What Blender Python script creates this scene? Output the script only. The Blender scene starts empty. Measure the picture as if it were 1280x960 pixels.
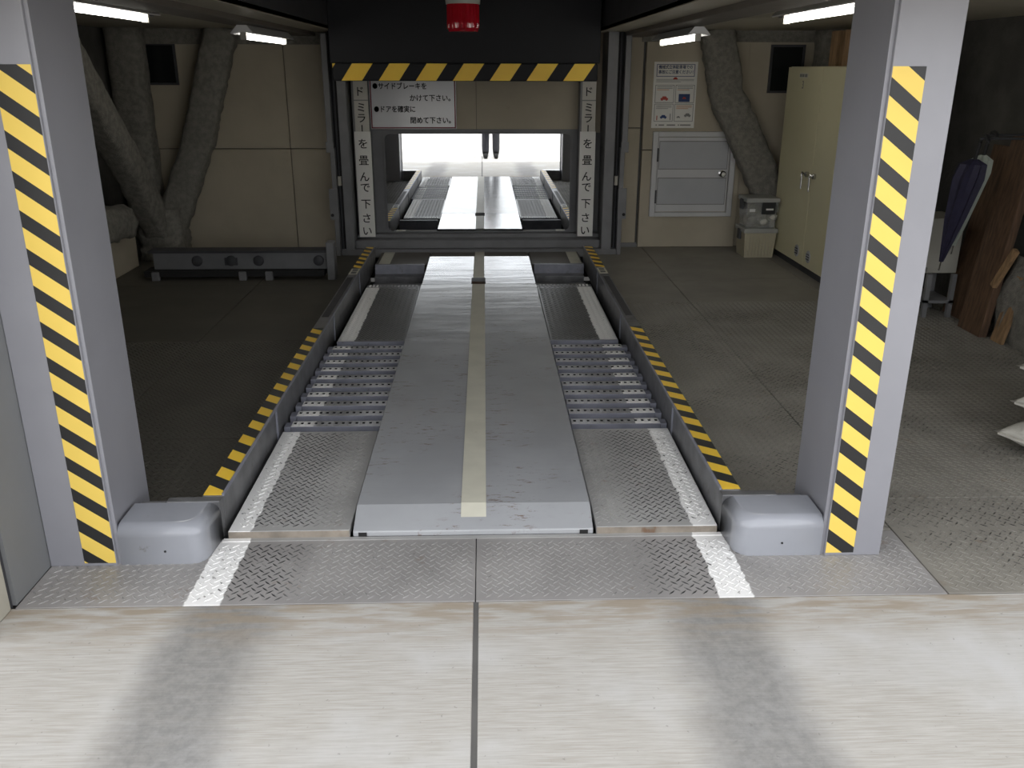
import bpy, bmesh, math, random
from mathutils import Vector, Matrix, noise, Euler
random.seed(7)
SC = bpy.context.scene
COL = SC.collection
PI = math.pi

# ------------------------------------------------------------------ camera, world, sun, exposure
H = 1.6
F_PX, PITCH, YAW, ROLL = 1097.9, 0.344270, 0.031305, 0.002116
cam = bpy.data.cameras.new('camera')
cam.sensor_fit = 'HORIZONTAL'; cam.sensor_width = 36.0
cam.lens = F_PX / 1280.0 * 36.0
cam.clip_start = 0.02; cam.clip_end = 300
cam_o = bpy.data.objects.new('camera', cam); COL.objects.link(cam_o)
fw = Vector((math.sin(YAW)*math.cos(PITCH), math.cos(YAW)*math.cos(PITCH), -math.sin(PITCH)))
rt = Vector((math.cos(YAW), -math.sin(YAW), 0)); up = rt.cross(fw)
rt2 = math.cos(ROLL)*rt + math.sin(ROLL)*up; up2 = -math.sin(ROLL)*rt + math.cos(ROLL)*up
cam_o.matrix_world = Matrix(((rt2.x, up2.x, -fw.x, 0.04), (rt2.y, up2.y, -fw.y, 0.0), (rt2.z, up2.z, -fw.z, H), (0, 0, 0, 1)))
SC.camera = cam_o

SUN_EL = math.radians(68); SUN_AZ = math.radians(8)          # the sun stands behind the building
world = bpy.data.worlds.new('world'); SC.world = world; world.use_nodes = True
wn = world.node_tree.nodes; wl = world.node_tree.links; wn.clear()
sky = wn.new('ShaderNodeTexSky'); sky.sky_type = 'NISHITA'; sky.sun_disc = False
sky.sun_elevation = SUN_EL; sky.sun_rotation = SUN_AZ; sky.dust_density = 3.0; sky.air_density = 1.0; sky.ozone_density = 1.0
hs = wn.new('ShaderNodeHueSaturation'); hs.inputs['Saturation'].default_value = 0.10
bg = wn.new('ShaderNodeBackground'); bg.inputs['Strength'].default_value = 0.27
wo = wn.new('ShaderNodeOutputWorld')
wl.new(sky.outputs[0], hs.inputs['Color']); wl.new(hs.outputs[0], bg.inputs[0]); wl.new(bg.outputs[0], wo.inputs[0])
sun = bpy.data.lights.new('sun', 'SUN'); sun.energy = 2.6; sun.angle = math.radians(0.53); sun.color = (1.0, 0.96, 0.9)
sun_o = bpy.data.objects.new('sun', sun); COL.objects.link(sun_o)
sd = Vector((math.sin(SUN_AZ)*math.cos(SUN_EL), math.cos(SUN_AZ)*math.cos(SUN_EL), math.sin(SUN_EL)))
sun_o.rotation_euler = sd.to_track_quat('Z', 'Y').to_euler(); sun_o.location = sd*20
vs = SC.view_settings
vs.view_transform = 'Standard'; vs.look = 'None'; vs.gamma = 1.0; vs.use_curve_mapping = False
vs.exposure = 1.36

# ------------------------------------------------------------------ materials
M = {}
def _nodes(name):
    m = bpy.data.materials.new(name); m.use_nodes = True
    nt = m.node_tree; b = nt.nodes['Principled BSDF']
    M[name] = m
    return m, nt, b
def _math(nt, op, a, b=None, c=None, clamp=False):
    n = nt.nodes.new('ShaderNodeMath'); n.operation = op; n.use_clamp = clamp
    for i, v in enumerate((a, b, c)):
        if v is None: continue
        if isinstance(v, (int, float)): n.inputs[i].default_value = v
        else: nt.links.new(v, n.inputs[i])
    return n.outputs[0]
def _ramp(nt, v, lo, hi):
    n = nt.nodes.new('ShaderNodeMapRange'); n.interpolation_type = 'SMOOTHSTEP'
    nt.links.new(v, n.inputs['Value']); n.inputs['From Min'].default_value = lo; n.inputs['From Max'].default_value = hi
    return n.outputs['Result']
def _pos(nt, scale=(1, 1, 1)):
    g = nt.nodes.new('ShaderNodeNewGeometry'); mp = nt.nodes.new('ShaderNodeMapping')
    mp.inputs['Scale'].default_value = scale
    nt.links.new(g.outputs['Position'], mp.inputs['Vector'])
    return mp.outputs[0]
def _noise(nt, vec, scale, detail=4, rough=0.55):
    n = nt.nodes.new('ShaderNodeTexNoise'); n.inputs['Scale'].default_value = scale
    n.inputs['Detail'].default_value = detail; n.inputs['Roughness'].default_value = rough
    nt.links.new(vec, n.inputs['Vector'])
    return n.outputs['Fac']
def _mix(nt, fac, a, b):
    n = nt.nodes.new('ShaderNodeMix'); n.data_type = 'RGBA'
    if isinstance(fac, (int, float)): n.inputs[0].default_value = fac
    else: nt.links.new(fac, n.inputs[0])
    for i, v in ((6, a), (7, b)):
        if isinstance(v, tuple): n.inputs[i].default_value = (*v[:3], 1)
        else: nt.links.new(v, n.inputs[i])
    return n.outputs[2]
def _bump(nt, b, h, strength=0.2, dist=0.01):
    n = nt.nodes.new('ShaderNodeBump'); n.inputs['Strength'].default_value = strength; n.inputs['Distance'].default_value = dist
    nt.links.new(h, n.inputs['Height']); nt.links.new(n.outputs[0], b.inputs['Normal'])
def pbr(name, col, rough=0.5, metal=0.0, var=0.12, vscale=5, bump=0.0, bscale=60, dirt=None, stretch=(1, 1, 1), spec=0.5):
    m, nt, b = _nodes(name)
    v = _pos(nt, stretch)
    n1 = _noise(nt, v, vscale)
    dark = tuple(c*(1-var) for c in col); light = tuple(min(1, c*(1+var)) for c in col)
    c = _mix(nt, _ramp(nt, n1, 0.3, 0.7), dark, light)
    if dirt:                                   # (colour, threshold low, high, scale)
        nd = _noise(nt, v, dirt[3], 8, 0.65)
        c = _mix(nt, _ramp(nt, nd, dirt[1], dirt[2]), c, dirt[0])
    nt.links.new(c, b.inputs['Base Color'])
    b.inputs['Roughness'].default_value = rough; b.inputs['Metallic'].default_value = metal
    b.inputs['Specular IOR Level'].default_value = spec
    if bump: _bump(nt, b, _noise(nt, v, bscale, 6), bump)
    return m
RUST = (0.13, 0.055, 0.022)
pbr('post_paint', (0.265, 0.265, 0.29), 0.42, var=0.04, vscale=3, dirt=((0.25, 0.245, 0.26), 0.62, 0.8, 2))
pbr('frame_grey', (0.17, 0.17, 0.175), 0.5, var=0.1)
pbr('frame_dark', (0.045, 0.045, 0.05), 0.6)
pbr('cover_paint', (0.32, 0.33, 0.36), 0.16, var=0.05, vscale=4, dirt=((0.16, 0.15, 0.14), 0.64, 0.74, 9))
pbr('rail_steel', (0.16, 0.16, 0.165), 0.38, var=0.25, vscale=9, metal=0.35, dirt=((0.05, 0.045, 0.04), 0.55, 0.75, 6))
pbr('rung_paint', (0.22, 0.225, 0.265), 0.42, var=0.12, vscale=14, dirt=((0.12, 0.11, 0.11), 0.58, 0.75, 12))
pbr('nose_rust', (0.26, 0.225, 0.185), 0.7, var=0.25, vscale=12, dirt=((0.17, 0.10, 0.06), 0.55, 0.7, 14))
pbr('black_gap', (0.012, 0.012, 0.012), 0.8)
pbr('yellow', (1.0, 0.63, 0.05), 0.42, var=0.05, dirt=((0.35, 0.22, 0.05), 0.70, 0.8, 30))
pbr('yellow_post', (0.84, 0.60, 0.12), 0.38, var=0.02)
pbr('tape_black', (0.018, 0.018, 0.019), 0.42, var=0.1)
pbr('cream_line', (0.62, 0.60, 0.50), 0.5, var=0.06, vscale=6, dirt=((0.28, 0.24, 0.17), 0.66, 0.78, 18))
pbr('wall_cream', (0.42, 0.372, 0.285), 0.75, var=0.07, vscale=2, bump=0.05, bscale=200, dirt=((0.2, 0.17, 0.12), 0.62, 0.9, 3))
pbr('ceiling_cream', (0.36, 0.33, 0.26), 0.5, var=0.05, vscale=2)
pbr('beam_brown', (0.11, 0.095, 0.08), 0.55, var=0.1)
pbr('shotcrete', (0.20, 0.19, 0.165), 0.95, var=0.2, vscale=25, bump=0.8, bscale=110)
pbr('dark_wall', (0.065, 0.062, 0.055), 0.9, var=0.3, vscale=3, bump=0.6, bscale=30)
pbr('gate_charcoal', (0.011, 0.0115, 0.014), 0.6, spec=0.3, var=0.06)
pbr('white_enamel', (0.52, 0.52, 0.52), 0.4, var=0.03)
pbr('hatch_panel', (0.40, 0.405, 0.42), 0.45, var=0.03)
pbr('cabinet_cream', (0.60, 0.56, 0.37), 0.4, var=0.03, vscale=1.5)
pbr('chrome', (0.5, 0.5, 0.5), 0.2, metal=1.0, var=0.1)
pbr('paper', (0.74, 0.73, 0.69), 0.6, var=0.03)
pbr('paper_aged', (0.52, 0.50, 0.45), 0.6, var=0.05)
pbr('sign_white', (0.68, 0.68, 0.70), 0.12, var=0.02)
pbr('sign_red', (0.16, 0.015, 0.025), 0.4)
pbr('ink_black', (0.012, 0.012, 0.013), 0.6)
pbr('ink_blue', (0.02, 0.05, 0.16), 0.6)
pbr('ink_red', (0.42, 0.05, 0.03), 0.6)
pbr('ink_grey', (0.22, 0.22, 0.21), 0.6)
pbr('ink_orange', (0.5, 0.2, 0.05), 0.6)
pbr('wood_dark', (0.10, 0.055, 0.03), 0.7, var=0.35, vscale=6, stretch=(8, 8, 1))
pbr('wood_mid', (0.26, 0.16, 0.08), 0.7, var=0.3, vscale=6, stretch=(8, 8, 1))
pbr('white_plastic', (0.33, 0.32, 0.28), 0.4, var=0.03)
pbr('box_cream', (0.42, 0.38, 0.27), 0.5, var=0.04)
pbr('lid_grey', (0.34, 0.34, 0.32), 0.4)
pbr('umbrella_navy', (0.022, 0.020, 0.045), 0.6, var=0.2, vscale=20)
pbr('umbrella_pale', (0.38, 0.42, 0.37), 0.5, var=0.1)
pbr('sack_white', (0.56, 0.54, 0.48), 0.65, var=0.14, vscale=12, bump=0.35, bscale=60)
pbr('trousers', (0.018, 0.019, 0.026), 0.8, var=0.2)
pbr('jacket', (0.06, 0.065, 0.075), 0.8, var=0.15)
pbr('skin', (0.50, 0.31, 0.22), 0.5, var=0.05)
pbr('hair', (0.012, 0.01, 0.009), 0.5)
pbr('boot', (0.010, 0.010, 0.010), 0.9, spec=0.2)
pbr('eye_white', (0.7, 0.7, 0.68), 0.3)
pbr('phone_black', (0.02, 0.02, 0.022), 0.2)
pbr('facade', (0.34, 0.33, 0.31), 0.7, var=0.05)
pbr('cloth_white', (0.6, 0.58, 0.52), 0.8, var=0.15, vscale=20)
pbr('beacon_base', (0.42, 0.43, 0.38), 0.5)
pbr('left_panel', (0.19, 0.195, 0.20), 0.45, var=0.03)
pbr('jamb_beige', (0.42, 0.40, 0.34), 0.5, var=0.06)
pbr('joint_dark', (0.10, 0.097, 0.092), 0.85)
# red translucent beacon
m, nt, b = _nodes('beacon_red'); b.inputs['Base Color'].default_value = (0.62, 0.012, 0.03, 1); b.inputs['Roughness'].default_value = 0.12
b.inputs['Transmission Weight'].default_value = 0.35; b.inputs['Subsurface Weight'].default_value = 0.2
# mirror
m, nt, b = _nodes('mirror'); b.inputs['Base Color'].default_value = (0.9, 0.92, 0.93, 1); b.inputs['Metallic'].default_value = 1.0; b.inputs['Roughness'].default_value = 0.012
nb = _noise(nt, _pos(nt), 1.6, 1)
_bump(nt, b, nb, 0.02, 0.01)
# clear plastic of storage box, dark window glass
m, nt, b = _nodes('clear_plastic'); b.inputs['Base Color'].default_value = (0.75, 0.76, 0.74, 1); b.inputs['Roughness'].default_value = 0.2; b.inputs['Transmission Weight'].default_value = 0.75
m, nt, b = _nodes('dark_glass'); b.inputs['Base Color'].default_value = (0.012, 0.014, 0.014, 1); b.inputs['Roughness'].default_value = 0.15
# lit fluorescent tube
m, nt, b = _nodes('tube_lit'); b.inputs['Base Color'].default_value = (1, 1, 1, 1); b.inputs['Emission Color'].default_value = (1.0, 0.97, 0.89, 1); b.inputs['Emission Strength'].default_value = 5.2
# concrete apron: broomed across the drive, two tyre tracks and a few stains
m, nt, b = _nodes('concrete')
v = _pos(nt); vs_ = _pos(nt, (0.8, 16.0, 1.0))
streak = _noise(nt, vs_, 9, 6, 0.65)
c = _mix(nt, _ramp(nt, streak, 0.30, 0.72), (0.345, 0.325, 0.29), (0.455, 0.44, 0.412))
c = _mix(nt, _ramp(nt, _noise(nt, v, 2.2, 5), 0.45, 0.75), c, (0.475, 0.47, 0.46))
g = nt.nodes.new('ShaderNodeNewGeometry'); sx = nt.nodes.new('ShaderNodeSeparateXYZ'); nt.links.new(g.outputs['Position'], sx.inputs[0])
ax = _math(nt, 'ABSOLUTE', _math(nt, 'ADD', sx.outputs['X'], 0.01))
ax = _math(nt, 'ADD', ax, _math(nt, 'MULTIPLY', _math(nt, 'SUBTRACT', _noise(nt, _pos(nt, (1, 1, 1)), 2.5, 5, 0.6), 0.5), 0.22))
band = _math(nt, 'MULTIPLY', _ramp(nt, ax, 0.52, 0.70), _math(nt, 'SUBTRACT', 1.0, _ramp(nt, ax, 0.84, 0.98)))
band = _math(nt, 'MULTIPLY', band, _ramp(nt, sx.outputs['Y'], -1.0, 1.6))
band = _math(nt, 'MULTIPLY', band, 0.80)
band = _math(nt, 'MULTIPLY', band, _math(nt, 'ADD', 0.7, _math(nt, 'MULTIPLY', _ramp(nt, _noise(nt, v, 30, 6, 0.7), 0.3, 0.7), 0.3)), clamp=True)
c = _mix(nt, band, c, (0.15, 0.148, 0.145))
rim = _math(nt, 'MULTIPLY', _ramp(nt, sx.outputs['Y'], 2.12, 2.41), 0.70)
c = _mix(nt, _math(nt, 'MULTIPLY', rim, _ramp(nt, _noise(nt, _pos(nt, (1, 6, 1)), 5, 5), 0.38, 0.62)), c, (0.27, 0.21, 0.14))
spk = _ramp(nt, _noise(nt, v, 55, 2), 0.68, 0.76)
c = _mix(nt, _math(nt, 'MULTIPLY', spk, 0.45), c, (0.14, 0.135, 0.125))
nt.links.new(c, b.inputs['Base Color']); b.inputs['Roughness'].default_value = 0.85
_bump(nt, b, streak, 0.18, 0.004)
pbr('street', (0.30, 0.295, 0.28), 0.9, var=0.08, vscale=2)

# checker plate paint, white guide lines on it, bare dark lozenges
def tread_mat(name, base, dark, lines, wear, rough, patch=0.0, rust=0.0, metal=0.0, lo=0.800, hi=0.912, chip=(0.66, 0.72)):
    """lines: paint white between |x| .797 and .905 ; wear: lozenges dark where the tyres run"""
    m, nt, b = _nodes(name)
    v = _pos(nt)
    c = _mix(nt, _ramp(nt, _noise(nt, v, 3, 5), 0.3, 0.7), tuple(x*0.86 for x in base), tuple(x*1.1 for x in base))
    g = nt.nodes.new('ShaderNodeNewGeometry'); s = nt.nodes.new('ShaderNodeSeparateXYZ'); nt.links.new(g.outputs['Position'], s.inputs[0])
    ax = _math(nt, 'ABSOLUTE', _math(nt, 'ADD', s.outputs['X'], 0.011))
    if rust:
        r = _ramp(nt, _noise(nt, v, 7, 9, 0.7), 0.60, 0.70)
        c = _mix(nt, _math(nt, 'MULTIPLY', r, rust), c, (0.16, 0.09, 0.045))
    if wear:
        wz = _math(nt, 'MULTIPLY', _ramp(nt, ax, 0.50, 0.66), _math(nt, 'SUBTRACT', 1.0, _ramp(nt, ax, 0.81, 0.86)))
        n = _ramp(nt, _noise(nt, v, 18, 4), 0.25, 0.5)
        k = _math(nt, 'MULTIPLY', wz, n)
        sp = _math(nt, 'MULTIPLY', _ramp(nt, _noise(nt, v, 30, 3), 0.60, 0.68), 0.55)
        k = _math(nt, 'MAXIMUM', k, sp)
        if not patch: c = _mix(nt, k, c, dark)
    if patch:
        k = _math(nt, 'MULTIPLY', _ramp(nt, _noise(nt, v, 1.6, 3), 0.44, 0.62), _ramp(nt, _noise(nt, v, 26, 3), 0.38, 0.60))
        c = _mix(nt, k, c, dark)
    if lines:
        axn = _math(nt, 'ADD', ax, _math(nt, 'MULTIPLY', _math(nt, 'SUBTRACT', _noise(nt, v, 22, 4), 0.5), 0.03))
        w = _math(nt, 'MULTIPLY', _ramp(nt, axn, lo-.003, lo+.003), _math(nt, 'SUBTRACT', 1.0, _ramp(nt, axn, hi-.003, hi+.003)))
        chips = _ramp(nt, _noise(nt, v, 38, 4), *chip)
        w = _math(nt, 'MULTIPLY', w, _math(nt, 'SUBTRACT', 1.0, chips))
        c = _mix(nt, w, c, (0.84, 0.83, 0.81))
    nt.links.new(c, b.inputs['Base Color']); b.inputs['Roughness'].default_value = rough; b.inputs['Metallic'].default_value = metal
    return m
tread_mat('tread_base', (0.355, 0.35, 0.34), (0.03, 0.03, 0.03), True, False, 0.34, rust=0.6)
tread_mat('threshold_base', (0.30, 0.287, 0.278), (0.03, 0.03, 0.03), True, False, 0.38, rust=0.5)
tread_mat('tread_lozenge', (0.29, 0.282, 0.272), (0.013, 0.013, 0.014), True, True, 0.42, chip=(0.55, 0.60))
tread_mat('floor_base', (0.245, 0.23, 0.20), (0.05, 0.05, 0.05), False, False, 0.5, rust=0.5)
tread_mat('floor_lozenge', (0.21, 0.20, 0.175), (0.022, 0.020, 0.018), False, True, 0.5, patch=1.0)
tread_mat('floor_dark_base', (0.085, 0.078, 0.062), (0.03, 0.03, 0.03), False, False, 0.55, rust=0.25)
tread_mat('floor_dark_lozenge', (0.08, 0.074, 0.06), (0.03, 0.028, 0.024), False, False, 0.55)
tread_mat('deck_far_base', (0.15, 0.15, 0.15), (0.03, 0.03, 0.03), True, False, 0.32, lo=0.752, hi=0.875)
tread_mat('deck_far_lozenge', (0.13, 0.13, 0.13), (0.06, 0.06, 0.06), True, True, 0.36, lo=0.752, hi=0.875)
tread_mat('rung_top', (0.50, 0.50, 0.51), (0.25, 0.25, 0.25), True, True, 0.42, lo=0.755, hi=0.90, chip=(0.70, 0.75))
# centre plate: blue grey paint, rust scratches
m, nt, b = _nodes('centre_paint')
v = _pos(nt)
c = _mix(nt, _ramp(nt, _noise(nt, v, 2.5, 5), 0.3, 0.7), (0.355, 0.362, 0.375), (0.41, 0.418, 0.432))
scr = _math(nt, 'MULTIPLY', _ramp(nt, _noise(nt, _pos(nt, (1.5, 6, 1)), 9, 9, 0.75), 0.56, 0.64), _ramp(nt, _noise(nt, v, 2.6, 2), 0.46, 0.58))
c = _mix(nt, _math(nt, 'MULTIPLY', scr, 0.8), c, (0.15, 0.085, 0.045))
nt.links.new(c, b.inputs['Base Color'])
rr = nt.nodes.new('ShaderNodeMapRange'); nt.links.new(_noise(nt, v, 6, 5), rr.inputs['Value']); rr.inputs['To Min'].default_value = 0.12; rr.inputs['To Max'].default_value = 0.26
nt.links.new(rr.outputs[0], b.inputs['Roughness']); b.inputs['Specular IOR Level'].default_value = 0.8
_bump(nt, b, _noise(nt, _pos(nt, (0.5, 3.0, 1)), 2.2, 3), 0.10, 0.02)

m2_ = M['centre_paint'].copy(); m2_.name = 'centre_worn'; M['centre_worn'] = m2_
b2_ = m2_.node_tree.nodes['Principled BSDF']; b2_.inputs['Metallic'].default_value = 0.45
for n_ in m2_.node_tree.nodes:
    if n_.type == 'MAP_RANGE' and abs(n_.inputs['To Min'].default_value-0.12) < 1e-3: n_.inputs['To Min'].default_value = 0.09; n_.inputs['To Max'].default_value = 0.22

# ------------------------------------------------------------------ mesh helpers
def origin(o):
    p = Vector((0, 0, 0))
    while o is not None:
        p += o.location; o = o.parent
    return p
class MB:
    """collects faces in world coordinates; build() makes one mesh object of them"""
    def __init__(s): s.v = []; s.f = []; s.mi = []
    def add(s, vs, fs, mi=0):
        n = len(s.v); s.v += [tuple(p) for p in vs]
        for f in fs: s.f.append([n+i for i in f]); s.mi.append(mi)
        return s
    def box(s, x0, x1, y0, y1, z0, z1, mi=0):
        vs = [(x, y, z) for z in (z0, z1) for y in (y0, y1) for x in (x0, x1)]
        return s.add(vs, [(0, 2, 3, 1), (4, 5, 7, 6), (0, 1, 5, 4), (2, 6, 7, 3), (0, 4, 6, 2), (1, 3, 7, 5)], mi)
    def prism(s, pts, axis, a, b, mi=0):
        """closed outline pts (u,v) pushed along an axis from a to b. x:(y,z) y:(x,z) z:(x,y)"""
        def P(u, v, w): return {'x': (w, u, v), 'y': (u, w, v), 'z': (u, v, w)}[axis]
        n = len(pts); vs = [P(u, v, a) for u, v in pts] + [P(u, v, b) for u, v in pts]
        fs = [tuple(range(n)), tuple(range(2*n-1, n-1, -1))] + [(i, n+i, n+(i+1) % n, (i+1) % n) for i in range(n)]
        return s.add(vs, fs, mi)
    def tube(s, pts, r, n=8, mi=0, caps=True):
        pts = [Vector(p) for p in pts]; rs = r if isinstance(r, (list, tuple)) else [r]*len(pts)
        rings = []
        for i, p in enumerate(pts):
            d = (pts[min(i+1, len(pts)-1)] - pts[max(i-1, 0)]).normalized()
            a = Vector((0, 0, 1)) if abs(d.z) < 0.9 else Vector((1, 0, 0))
            u = d.cross(a).normalized(); w = d.cross(u)
            rings.append([p + rs[i]*(math.cos(2*PI*k/n)*u + math.sin(2*PI*k/n)*w) for k in range(n)])
        vs = [q for rg in rings for q in rg]; fs = []
        for i in range(len(pts)-1):
            for k in range(n): fs.append((i*n+k, i*n+(k+1) % n, (i+1)*n+(k+1) % n, (i+1)*n+k))
        if caps: fs += [tuple(range(n-1, -1, -1)), tuple(range((len(pts)-1)*n, len(pts)*n))]
        return s.add(vs, fs, mi)
    def lathe(s, c, prof, n=20, axis='z', mi=0):
        vs = []
        for r, h in prof:
            for k in range(n):
                a = 2*PI*k/n; u, w = r*math.cos(a), r*math.sin(a)
                vs.append({'z': (c[0]+u, c[1]+w, c[2]+h), 'y': (c[0]+u, c[1]+h, c[2]+w), 'x': (c[0]+h, c[1]+u, c[2]+w)}[axis])
        m = len(prof); fs = [((i*n+k), (i*n+(k+1) % n), ((i+1)*n+(k+1) % n), ((i+1)*n+k)) for i in range(m-1) for k in range(n)]
        fs += [tuple(range(n-1, -1, -1)), tuple(range((m-1)*n, m*n))]
        return s.add(vs, fs, mi)
    def sphere(s, c, r, nu=14, nv=9, mi=0):
        rx, ry, rz = r if isinstance(r, (tuple, list)) else (r, r, r)
        vs = [(c[0]+rx*math.sin(PI*j/nv)*math.cos(2*PI*i/nu), c[1]+ry*math.sin(PI*j/nv)*math.sin(2*PI*i/nu), c[2]+rz*math.cos(PI*j/nv)) for j in range(nv+1) for i in range(nu)]
        fs = [(j*nu+i, (j+1)*nu+i, (j+1)*nu+(i+1) % nu, j*nu+(i+1) % nu) for j in range(nv) for i in range(nu)]
        return s.add(vs, fs, mi)
    def xf(s, mat):
        s.v = [tuple(mat @ Vector(p)) for p in s.v]; return s
    def build(s, name, mats, parent=None, smooth=False, bevel=0, segs=2, local=False):
        me = bpy.data.meshes.new(name)
        o0 = Vector((0, 0, 0)) if local else origin(parent)
        me.from_pydata([(p[0]-o0.x, p[1]-o0.y, p[2]-o0.z) for p in s.v], [], s.f)
        for mt in (mats if isinstance(mats, (list, tuple)) else [mats]): me.materials.append(M[mt])
        me.polygons.foreach_set('material_index', s.mi)
        bm = bmesh.new(); bm.from_mesh(me); bmesh.ops.remove_doubles(bm, verts=bm.verts, dist=1e-6)
        bmesh.ops.recalc_face_normals(bm, faces=bm.faces)
        if bevel: bmesh.ops.bevel(bm, geom=[e for e in bm.edges if len(e.link_faces) == 2 and e.calc_face_angle(0) > 0.5], offset=bevel, segments=segs, profile=0.5, affect='EDGES', clamp_overlap=True)
        bm.to_mesh(me); bm.free()
        if smooth: me.shade_smooth()
        if smooth == 'auto': me.set_sharp_from_angle(angle=math.radians(40))
        o = bpy.data.objects.new(name, me); COL.objects.link(o)
        if parent is not None: o.parent = parent
        return o
def empty(name, loc=(0, 0, 0), parent=None):
    o = bpy.data.objects.new(name, None); COL.objects.link(o); o.empty_display_size = 0.1
    o.location = Vector(loc) - origin(parent); o.parent = parent
    return o
def tag(o, label=None, cat=None, group=None, kind=None):
    if label: o['label'] = label
    if cat: o['category'] = cat
    if group: o['group'] = group
    if kind: o['kind'] = kind
    return o
def thing(name, loc, label, cat, group=None): return tag(empty(name, loc), label, cat, group)
def structure(name, loc=(0, 0, 0)): return tag(empty(name, loc), kind='structure')
def B(x0, x1, y0, y1, z0, z1, name, mat, parent=None, bevel=0, **k):
    return MB().box(x0, x1, y0, y1, z0, z1).build(name, mat, parent, bevel=bevel, **k)
def copy(o, loc, parent):
    c = o.copy(); COL.objects.link(c); c.parent = parent; c.location = Vector(loc) - origin(parent); return c

_fonts = {}
def glyphs(text, size, bold=0.0):
    if bold:                                   # heavier stroke: the outline set four times, a hair apart
        v, f = glyphs(text, size); V = []; F = []
        for k, (a, b_) in enumerate(((-bold, -bold), (bold, -bold), (-bold, bold), (bold, bold))):
            n = len(V); V += [(p[0]+a, p[1]+b_, p[2]) for p in v]; F += [tuple(n+i for i in q) for q in f]
        return V, F
    return outline(text, size)
def outline(text, size):
    bold = 0.0
    """outline of a text as a flat mesh in x,y (x from 0)"""
    key = (text, size, bold)
    if key in _fonts: return _fonts[key]
    cu = bpy.data.curves.new('lettering', 'FONT'); cu.body = text; cu.size = size; cu.resolution_u = 3; cu.offset = bold
    ob = bpy.data.objects.new('lettering', cu); COL.objects.link(ob)
    dg = bpy.context.evaluated_depsgraph_get(); me = bpy.data.meshes.new_from_object(ob.evaluated_get(dg))
    out = ([tuple(v.co) for v in me.vertices], [tuple(p.vertices) for p in me.polygons])
    bpy.data.objects.remove(ob); bpy.data.curves.remove(cu); bpy.data.meshes.remove(me)
    _fonts[key] = out
    return out
def write(mb, text, size, x, z, y, mi=0, bold=0.0, width=None, centre=False, rot=0.0):
    """put lettering on a plane facing the street (-Y)"""
    v, f = glyphs(text, size, bold)
    if not v: return
    x0 = min(p[0] for p in v); x1 = max(p[0] for p in v); y0 = min(p[1] for p in v); y1 = max(p[1] for p in v)
    if centre:
        ca, sa = math.cos(rot), math.sin(rot)
        pts = [((p[0]-(x0+x1)/2), (p[1]-(y0+y1)/2)) for p in v]
        mb.add([(x+a*ca-b*sa, y, z+a*sa+b*ca) for a, b in pts], f, mi)
    else:
        k = width/(x1-x0) if width else 1.0
        mb.add([(x+(p[0]-x0)*k, y, z+p[1]) for p in v], f, mi)

def clip(poly, a, b, c):
    """keep a*x+b*y<=c"""
    out = []
    for i in range(len(poly)):
        p, q = poly[i], poly[(i+1) % len(poly)]
        dp, dq = a*p[0]+b*p[1]-c, a*q[0]+b*q[1]-c
        if dp <= 0: out.append(p)
        if dp*dq < 0:
            t = dp/(dp-dq); out.append((p[0]+(q[0]-p[0])*t, p[1]+(q[1]-p[1])*t))
    return out
def stripes(rect, slope, start, pitch, duty, place, thick):
    """hazard tape over rect (u0,u1,v0,v1): bands of constant v+slope*u. slot 0 yellow, 1 black. place(u,v,h)->world"""
    u0, u1, v0, v1 = rect; mb = MB(); r = [(u0, v0), (u1, v0), (u1, v1), (u0, v1)]
    t = start
    while t > min(v0+slope*u0, v0+slope*u1): t -= pitch
    top = max(v1+slope*u0, v1+slope*u1)
    while t < top:
        for k, (a, b_) in enumerate(((t, t+pitch*duty), (t+pitch*duty, t+pitch))):
            p = clip(clip(r, slope, 1, b_), -slope, -1, -a)
            if len(p) > 2:
                n = len(p); vs = [place(u, v, 0) for u, v in p] + [place(u, v, thick) for u, v in p]
                mb.add(vs, [tuple(range(n)), tuple(range(n, 2*n))] + [(i, (i+1) % n, n+(i+1) % n, n+i) for i in range(n)], k)
        t += pitch
    return mb
def lozenges(x0, x1, y0, y1, z, pitch=0.0262, L=0.0335, W=0.0068, h=0.0022):
    """raised lozenges in a basket weave: each points at the middle of its neighbour"""
    vs = []; fs = []; r = math.sqrt(0.5); cx0, cy0 = (x0+x1)/2, (y0+y1)/2
    N = int(((x1-x0)+(y1-y0))/pitch*r)+2; m = L*0.36
    for i in range(-N, N+1):
        for j in range(-N, N+1):
            u, w = i*pitch, j*pitch
            cx, cy = cx0+(u-w)*r, cy0+(u+w)*r
            if not (x0+m < cx < x1-m and y0+m < cy < y1-m): continue
            ca, sa = (r, r) if (i+j) % 2 else (-r, r)
            n = len(vs)
            for a, b_, hh in ((-L/2, 0, 0), (0, -W/2, 0), (L/2, 0, 0), (0, W/2, 0), (-L*0.28, 0, h), (L*0.28, 0, h)):
                vs.append((cx+a*ca-b_*sa, cy+a*sa+b_*ca, z+hh))
            fs += [(n, n+1, n+4), (n+1, n+5, n+4), (n+1, n+2, n+5), (n+2, n+3, n+5), (n+3, n+4, n+5), (n+3, n, n+4)]
    return MB().add(vs, fs)
def build_fast(mb, name, mat, parent):
    me = bpy.data.meshes.new(name); o0 = origin(parent)
    me.from_pydata([(p[0]-o0.x, p[1]-o0.y, p[2]-o0.z) for p in mb.v], [], mb.f); me.materials.append(M[mat])
    o = bpy.data.objects.new(name, me); COL.objects.link(o); o.parent = parent
    return tag(o, kind='stuff')
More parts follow.
